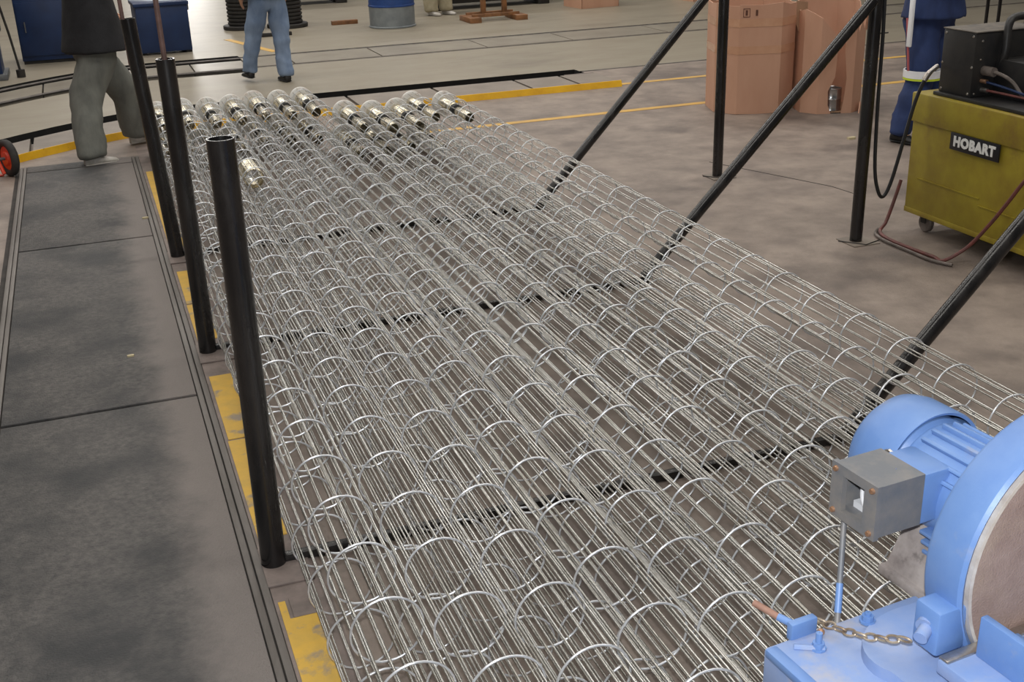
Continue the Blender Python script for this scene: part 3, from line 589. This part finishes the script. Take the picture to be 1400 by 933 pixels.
# ------------------------------------------------------------------ people
def skin_body(name, J, E, material, parent, sub=2):
    keys = list(J); me = D.meshes.new(name); me.from_pydata([J[k][0] for k in keys], [(keys.index(a), keys.index(b)) for a, b in E], [])
    me.materials.append(material); o = D.objects.new(name, me); COL.objects.link(o); o.parent = parent
    md = o.modifiers.new('skin', 'SKIN'); md.use_smooth_shade = True
    for i, k in enumerate(keys):
        r = J[k][1]; me.skin_vertices[0].data[i].radius = r if isinstance(r, tuple) else (r, r)
        me.skin_vertices[0].data[i].use_root = (i == 0)
    sb = o.modifiers.new('sub', 'SUBSURF'); sb.levels = 1; sb.render_levels = sub
    return o
def shoe(parent, heel, toe, m, w=.048, h=.085, name='shoe'):
    heel, toe = Vector(heel), Vector(toe); d = (toe-heel); L = d.length; d.normalize(); sd = Vector((-d.y, d.x, 0)).normalized(); upv = Vector((0, 0, 1))
    rings = []
    for t, ww, hh in ((0, .55, .70), (.06, .85, 1.0), (.25, .92, 1.05), (.45, .92, .86), (.65, 1.08, .62), (.85, 1.0, .50), (.96, .7, .40), (1, .35, .28)):
        c = heel+d*(L*t)+upv*(h*hh*.5); rings.append((c, sd*(w*ww), upv*(h*hh*.5)))
    mb = MB(); mb.loft(rings, 16); o = mb.build(name, m, parent, 60)
    mb = MB(); rr = []
    for t, ww in ((0, .5), (.06, .9), (.3, .95), (.65, 1.14), (.85, 1.06), (.97, .72), (1.02, .3)):
        c = heel+d*(L*t)+upv*.010; rr.append((c, sd*(w*ww), upv*.010))
    mb.loft(rr, 12); mb.build('sole', M['rubber'] if m is not M['shoe_white'] else M['shoe_white'], o, 50)
def person(name_label, loc, hip, fl_, fr_, kneel, kneer, heading, mats, legr, top='jacket', handpos=None, hipr=.15, height=1.76, group=None, hem=None):
    """hip: pelvis height+xy offset; fl_, fr_: ankle points (local); heading angle: facing direction"""
    root = thing('person', name_label, 'person', loc, 0, group)
    f = Vector((math.cos(heading), math.sin(heading), 0)); s = Vector((-f.y, f.x, 0))   # s = person's left
    H = Vector(hip); z = Vector((0, 0, 1)); fl_, fr_, kneel, kneer = map(Vector, (fl_, fr_, kneel, kneer))
    chest = H+z*.36+f*.02; neck = H+z*.56+f*.02; head = H+z*.70+f*.05; crown = H+z*.82+f*.04
    shl, shr = chest+z*.12+s*.18, chest+z*.12-s*.18
    ell, elr = shl-z*.27+s*.07-f*.02, shr-z*.27-s*.07-f*.02
    hl, hr = ell-z*.22+f*.10, elr-z*.22+f*.10
    if handpos: hl, hr = Vector(handpos[0]), Vector(handpos[1]); ell = (shl+hl)/2-f*.05+s*.04; elr = (shr+hr)/2-f*.05-s*.04
    J = {'pelvis': (H, (.125, .11)), 'waist': (H+z*.18, (.12, .10)), 'chest': (chest, (.14, .11)), 'neck0': (neck-z*.04, .06), 'neck': (neck, .052), 'head': (head-z*.03, .075), 'head2': (head+z*.05, .088), 'crown': (crown-z*.02, .06), 'chin': (head-z*.06+f*.05, .045)}
    E = [('pelvis', 'waist'), ('waist', 'chest'), ('chest', 'neck0'), ('neck0', 'neck'), ('neck', 'head'), ('head', 'head2'), ('head2', 'crown'), ('head', 'chin')]
    for nm, hp, kn, an in (('l', H+s*.09-z*.04, kneel, fl_), ('r', H-s*.09-z*.04, kneer, fr_)):
        J['hip'+nm] = (hp, .09); J['kn'+nm] = (kn, .058); J['an'+nm] = (an, .032); J['ft'+nm] = (an+f*.09-z*.05, .022)
        E += [('pelvis', 'hip'+nm), ('hip'+nm, 'kn'+nm), ('kn'+nm, 'an'+nm), ('an'+nm, 'ft'+nm)]
    for nm, sh, el, ha, sg in (('l', shl, ell, hl, 1), ('r', shr, elr, hr, -1)):
        J['sh'+nm] = (sh, .06); J['el'+nm] = (el, .042); J['wr'+nm] = (ha, .028); d = (ha-el).normalized(); J['pa'+nm] = (ha+d*.06, (.036, .018))
        E += [('chest', 'sh'+nm), ('sh'+nm, 'el'+nm), ('el'+nm, 'wr'+nm), ('wr'+nm, 'pa'+nm)]
        for q, (o_, ln) in enumerate(((-.027, .075), (-.009, .088), (.009, .082), (.027, .064))):
            a = ha+d*.085+f*o_; b = a+d*(ln*.5)-s*sg*.008; c = b+d*(ln*.45)-s*sg*.022
            J['f%d%s' % (q, nm)] = (a, .009); J['g%d%s' % (q, nm)] = (b, .0085); J['h%d%s' % (q, nm)] = (c, .0075)
            E += [('pa'+nm, 'f%d%s' % (q, nm)), ('f%d%s' % (q, nm), 'g%d%s' % (q, nm)), ('g%d%s' % (q, nm), 'h%d%s' % (q, nm))]
        a = ha+d*.03+f*.035; J['t0'+nm] = (a, .010); J['t1'+nm] = (a+d*.035+f*.012-s*sg*.01, .009); E += [('wr'+nm, 't0'+nm), ('t0'+nm, 't1'+nm)]
    skin_body('body', J, E, M['skin'], root, 2)
    # trousers: one continuous surface
    trj = {'pelvis': (H+z*.02, (hipr, hipr*.82)), 'top': (H+z*.14, (hipr*.95, hipr*.78))}; tre = [('pelvis', 'top')]
    for nm, hp, kn, an in (('l', H+s*.095-z*.10, kneel, fl_), ('r', H-s*.095-z*.10, kneer, fr_)):
        dz = (an-kn).normalized()
        trj['h'+nm] = (hp, legr[0]); trj['m'+nm] = (hp.lerp(kn, .55), legr[0]*.92); trj['k'+nm] = (kn, legr[1]); trj['c'+nm] = (kn.lerp(an, .5), (legr[1]+legr[2])/2); trj['a'+nm] = (an+z*.0, legr[2]); trj['b'+nm] = (an-z*.03, legr[2]*.96)
        tre += [('pelvis', 'h'+nm), ('h'+nm, 'm'+nm), ('m'+nm, 'k'+nm), ('k'+nm, 'c'+nm), ('c'+nm, 'a'+nm), ('a'+nm, 'b'+nm)]
    tr = skin_body('trousers', trj, tre, mats[0], root, 2)
    tx = D.textures.get('folds') or D.textures.new('folds', 'CLOUDS'); tx.noise_scale = .13
    dm = tr.modifiers.new('folds', 'DISPLACE'); dm.texture = tx; dm.strength = .055; dm.texture_coords = 'LOCAL'
    # upper garment
    mb = MB(); hz = hem if hem is not None else -.04; bw = 1.12 if top == 'jacket' else 1.0
    prof = [(hz, .275, .23), (hz+.03, .275, .23), (.16, .24, .19), (.34, .235, .165), (.46, .215, .14), (.535, .13, .10), (.57, .085, .085)]
    mb.loft([(H+z*a+f*.02, s*(ww*bw), f*(dd*bw)) for a, ww, dd in prof], 24, False)
    for sh, el, ha in ((shl, ell, hl), (shr, elr, hr)):
        pts = spline([sh+z*.02+(chest-sh)*.25, sh, el, ha], 5); mb.tube(pts, [.088-.04*i/(len(pts)-1) for i in range(len(pts))], 14, False)
    gt = mb.build(top, mats[1], root, 60); so = gt.modifiers.new('sub', 'SUBSURF'); so.levels = 1; so.render_levels = 1
    sl = gt.modifiers.new('th', 'SOLIDIFY'); sl.thickness = .008
    dm = gt.modifiers.new('folds', 'DISPLACE'); dm.texture = tx; dm.strength = .03; dm.texture_coords = 'LOCAL'
    # hair and face details
    mb = MB(); mb.lathe([(.001, .125), (.05, .118), (.085, .085), (.100, .03), (.098, -.03), (.085, -.06), (.08, -.03), (.001, .10)], 'Z', head+z*.02-f*.018, 20, False); mb.build('hair', M['hair'], root, 60)
    for sg in (-1, 1):
        mb = MB(); mb.lathe([(.001, .010), (.007, .007), (.010, 0), (.007, -.007), (.001, -.010)], 'Z', head+z*.012+f*.082+s*(sg*.032), 10, False); mb.build('eye', M['shoe_white'], root, 60)
    for an, kn in ((fl_, kneel), (fr_, kneer)):
        g = Vector((an.x, an.y, an.z-.085)); fd_ = f
        shoe(root, g-fd_*.07, g+fd_*.20, mats[2])
    return root, tr
person('person in black jacket and baggy grey sweatpants walking with white shoes', (.10, 10.15, 0), (-.03, .03, .93), (.22, .36, .095), (-.17, -.36, .09), (.17, .24, .50), (-.16, -.14, .50), rad(20),
       (M['sweat'], M['jacket'], M['shoe_white']), (.17, .135, .125), 'jacket', ((.16, .22, 1.12), (.05, -.05, 1.12)), .20, hem=-.07)
person('person in light blue jeans and black shoes walking on the far floor', (1.90, 13.2, 0), (.06, .0, .95), (-.20, .12, .13), (.17, -.08, .09), (-.12, .05, .52), (.16, -.02, .50), rad(100),
       (M['jeans'], M['shirt'], M['shoe_black']), (.125, .10, .085), 'shirt', None, .175, hem=.0)
p3, tr3 = person('person in navy coveralls with a reflective knee band behind the welder', (6.17, 7.55, 0), (.12, .12, .96), (.20, .02, .09), (-.20, -.04, .09), (.20, .06, .50), (-.02, -.02, .50), rad(-70),
       (M['coverall'], M['coverall'], M['shoe_black']), (.145, .115, .095), 'coverall_top', ((.25, -.12, 1.28), (.05, -.15, 1.28)), .20, hem=-.02)
for (c, r, zz) in ((Vector((-.022, -.025, .53)), .142, .53), (Vector((.20, .055, .53)), .142, .53)):
    mb = MB(); mb.lathe([(r-.006, -.028), (r+.006, -.028), (r+.006, .028), (r-.006, .028)], 'Z', (c.x, c.y, zz), 24); mb.build('reflective_band', M['hivis'], p3, 40)
    mb = MB(); mb.lathe([(r-.006, -.045), (r+.005, -.045), (r+.005, -.028), (r-.006, -.028)], 'Z', (c.x, c.y, zz), 24); mb.build('lime_band', M['lime'], p3, 40)
mb = MB(); mb.tube([(-.165, -.03, .56), (-.175, -.01, .75), (-.165, .04, .95)], .009, 6); mb.build('side_piping', M['piping'], p3, 40)
mb = MB(); mb.box((-.190, -.045, .74), (-.165, .0, 1.14), None, .008); mb.build('white_side_strip', M['hivis'], p3, 40)
person('person in khaki trousers and pale boots standing behind the blue drum', (5.42, 18.35, 0), (.06, .1, .95), (.13, .02, .09), (-.13, -.03, .09), (.13, .02, .5), (-.12, 0, .5), rad(-60),
       (M['khaki'], M['khaki'], M['shoe_white']), (.13, .12, .12), 'overshirt', None, .18)

# ------------------------------------------------------------------ background things
# drum
dr = thing('drum', 'grey steel drum with blue upper half on the far floor', 'drum', (4.40, 17.35, 0))
mb = MB(); mb.lathe([(.001, 0), (.345, 0), (.352, .006), (.352, .02), (.338, .03), (.340, .30)], 'Z', (0, 0, 0), 40, False); mb.build('lower_body', M['drumgrey'], dr)
mb = MB(); mb.lathe([(.340, .30), (.348, .305), (.348, .325), (.340, .33), (.340, .60), (.348, .61), (.340, .62), (.340, .86), (.35, .87), (.35, .885), (.33, .885), (.33, .86), (.001, .86)], 'Z', (0, 0, 0), 40, False); mb.build('upper_body', M['drumblue'], dr)
# brown stand
st = thing('steel_stand', 'brown steel stand with two block feet on the far floor', 'stand', (5.98, 17.15, 0))
for x in (-.40, .34):
    mb = MB(); mb.box((x-.09, -.22, 0), (x+.09, .32, .075), None, .004); mb.build('foot', M['brown'], st)
mb = MB(); mb.box((-.40, -.05, .06), (.36, 0, .11), None, .004); mb.box((-.40, .24, .06), (.36, .29, .11), None, .004); mb.build('cross_bar', M['brown'], st)
for x in (-.17, .17):
    mb = MB(); mb.box((x-.035, .08, .1), (x+.035, .15, 1.0), None, .004); mb.build('post', M['brown'], st)
mb = MB(); mb.box((-.3, .0, .98), (.3, .25, 1.04), None, .004); mb.build('top_plate', M['brown'], st)
# far boxes
for i, (x, y, w, lab) in enumerate(((7.95, 18.05, .34, 'small brown carton on the far floor right of the brown stand'), (9.95, 17.9, .40, 'brown carton on the far floor behind the diagonal black pipe'))):
    bx = thing('carton', lab, 'box', (x, y, 0), rad(6), 'cartons on the far floor')
    for (a, b) in (((-w, -.3), (w, -.3)), ((w, -.3), (w, .3)), ((w, .3), (-w, .3)), ((-w, .3), (-w, -.3))):
        mb = MB(); lo_ = (min(a[0], b[0])-.006, min(a[1], b[1])-.006, 0); hi_ = (max(a[0], b[0])+.006, max(a[1], b[1])+.006, .75); mb.box(lo_, hi_); mb.build('panel', M['card'], bx)
    mb = MB(); mb.box((-w+.01, -.29, .003), (w-.01, .29, .01)); mb.build('bottom', M['card_in'], bx)
# spools
for x, y, lab in ((2.98, 18.25, 'dark ribbed spool standing right of the person in jeans'), (2.35, 18.45, 'dark ribbed spool standing left of the person in jeans')):
    sp = thing('wire_spool', lab, 'spool', (x, y, 0), 0, 'dark spools on the far floor')
    mb = MB(); mb.lathe([(.001, 0), (.30, 0), (.31, .01), (.31, .05), (.30, .06), (.2, .06)], 'Z', (0, 0, 0), 32, False); mb.build('base_flange', M['dark'], sp)
    pr = []
    for k in range(14): pr += [(.215, .06+k*.055), (.235, .075+k*.055), (.235, .10+k*.055), (.215, .115+k*.055)]
    mb = MB(); mb.lathe(pr, 'Z', (0, 0, 0), 28, False); mb.build('wound_core', M['dark'], sp)
    mb = MB(); mb.lathe([(.2, .83), (.30, .83), (.31, .84), (.31, .88), (.30, .89), (.001, .89)], 'Z', (0, 0, 0), 32, False); mb.build('top_flange', M['dark'], sp)
# blue bin and cabinets on the left
bn = thing('steel_bin', 'navy blue steel bin behind the left black posts', 'bin', (1.02, 16.55, 0), rad(2))
mb = MB(); mb.box((-.33, -.34, .03), (.33, .34, .64), None, .006); mb.build('body', M['navy'], bn)
mb = MB(); mb.box((-.35, -.36, .615), (.35, .36, .66), None, .006); mb.build('rim', M['navy'], bn)
mb = MB(); mb.box((-.33, -.30, 0), (-.25, .30, .04)); mb.box((.25, -.30, 0), (.33, .30, .04)); mb.build('skid', M['dark'], bn)
mb = MB(); mb.box((.345, -.1, .52), (.375, .1, .60), None, .006); mb.build('handle', M['grey'], bn)
cb = thing('steel_cabinet', 'tall navy blue steel cabinet behind the person in black jacket', 'cabinet', (-.36, 16.55, 0), rad(-2))
mb = MB(); mb.box((-.38, -.32, .04), (.38, .32, .82), None, .006); mb.build('body', M['navy'], cb)
mb = MB(); mb.box((-.40, -.34, .82), (.40, .34, 1.5), None, .008); mb.build('upper_cabinet', M['navy'], cb)
mb = MB(); mb.box((-.36, -.335, .10), (.36, -.318, .76), None, .004); dd = mb.build('door', M['navy'], cb)
mb = MB(); mb.tube([(-.28, -.34, .52), (-.28, -.36, .52), (-.28, -.36, .40), (-.28, -.34, .40)], .008, 8); mb.build('handle', M['grey'], dd)
mb = MB(); mb.box((-.37, -.30, 0), (.37, .30, .045)); mb.build('plinth', M['dark'], cb)
cl = thing('machine_column', 'dark blue machine column at the far left edge', 'machine', (-1.22, 15.3, 0))
mb = MB(); mb.box((-.30, -.25, .06), (.28, .25, 1.9), None, .01); mb.build('column', M['navy'], cl)
mb = MB(); mb.box((-.34, -.32, 0), (.33, .30, .07), None, .006); mb.build('base', M['grey'], cl)
mb = MB(); mb.box((.28, -.20, .55), (.34, -.05, .95), None, .006); mb.build('control_box', M['grey'], cl)
mb = MB(); mb.tube([(.36, -.1, 1.9), (.36, -.1, .9), (.42, -.12, .5), (.47, -.14, .06)], .014, 8); mb.tube([(.47, -.14, .0), (.47, -.14, .09)], .05, 12); mb.build('pendant_pole', M['dark'], cl)
# dark machine bases along the far wall of the aisle
for (x, y, w, lab, m) in ((6.55, 19.2, 1.0, 'low dark machine base behind the brown stand', M['dark']), (3.95, 21.6, .65, 'dark blue machine base far behind the drum', M['navy']), (8.6, 20.4, .9, 'dark machine base far behind the small carton', M['dark'])):
    mc = thing('machine_base', lab, 'machine', (x, y, 0))
    mb = MB(); mb.box((-w, -.35, .10), (w, .35, .95), None, .02); mb.build('body', m, mc)
    for sx in (-w+.12, w-.12):
        mb = MB(); mb.box((sx-.1, -.36, 0), (sx+.1, .36, .11), None, .008); mb.build('foot', M['dark'], mc)
    mb = MB(); mb.box((-w-.06, -.42, .95), (w+.06, .42, 1.02), None, .01); mb.build('table', M['grey'], mc)
# steel angle left in front of the spool
tag(MB().box((2.42, 17.2, 0), (2.86, 17.27, .05), None, .004).build('steel_bar', M['dark']), 'short dark steel bar lying before the left spool', 'bar')
tag(MB().box((3.62, 18.0, 0), (4.02, 18.09, .06), None, .004).build('timber_block', M['brown']), 'brown timber block lying left of the drum', 'block')
# hand truck with orange hub at left edge
ht = thing('hand_truck', 'hand truck with black tyres and orange wheel hub at left edge', 'hand truck', (-.69, 9.74, 0), rad(-62))
for yy, xx in ((0, 0), (-.36, 0)):
    mb = MB(); rr = .145; prof = []
    for k in range(14):
        a = 2*PI*k/14; prof.append((rr-.028+.028*math.cos(a), .032*math.sin(a)))
    mb.lathe(prof, 'Y', (xx, yy, rr), 32, True); wh = mb.build('wheel', M['tyre'], ht)
    mb = MB(); mb.lathe([(.001, -.028), (.05, -.028), (.06, -.012), (.092, -.014), (.092, .014), (.06, .012), (.05, .028), (.001, .028)], 'Y', (xx, yy, rr), 24, False); mb.build('hub', M['orange'], wh)
mb = MB(); mb.tube([(0, -.40, .145), (0, .04, .145)], .012, 10); mb.build('axle', M['grey'], ht)
mb = MB()
for yy in (-.28, -.08): mb.tube([(.06, yy, .04), (-.02, yy, .16), (-.16, yy, 1.15)], .014, 10)
mb.tube([(-.16, -.28, 1.15), (-.20, -.18, 1.22), (-.16, -.08, 1.15)], .014, 10); mb.tube([(-.08, -.28, .6), (-.08, -.08, .6)], .012, 8); mb.build('frame', M['orange'], ht)
mb = MB(); mb.box((-.26, -.32, .004), (-.04, -.04, .012)); mb.build('toe_plate', M['orange'], ht)
# blue bench at the right edge
bh = thing('work_bench', 'blue topped bench with thin legs behind the wire feeder', 'bench', (8.05, 8.6, 0))
mb = MB(); mb.box((-.50, -.3, .99), (1.0, .4, 1.10), None, .006); mb.build('bench_top', M['bench_blue'], bh)
for x in (-.12, .02, .85):
    for y in (-.2, .3):
        mb = MB(); mb.tube([(x, y, 0), (x, y, .99)], .016, 8); mb.build('leg', M['dark'], bh)
# floor litter
for x, y, w, lab in ((5.72, 7.78, .035, 'small crumpled scrap on the floor before the navy coveralls'), (5.98, 8.0, .022, 'tiny pale scrap on the floor beside the torn box'), (.21, 7.9, .02, 'tiny pale crumb on the walkway plate'), (6.9, 9.85, .03, 'shiny bit on the yellow line right of the torn box'), (-.02, 5.4, .016, 'white crumb on the middle walkway plate')):
    mb = MB(); pl = [(w*(1+.3*math.sin(k*2.3))*math.cos(2*PI*k/7), w*.7*(1+.3*math.cos(k*1.7))*math.sin(2*PI*k/7)) for k in range(7)]; z0 = .016 if x < .25 else .0005
    mb.prism(pl, z0, z0+w*.5, Matrix.Translation((x, y, 0))); tag(mb.build('scrap', M['paper']), lab, 'scrap', 'floor scraps')
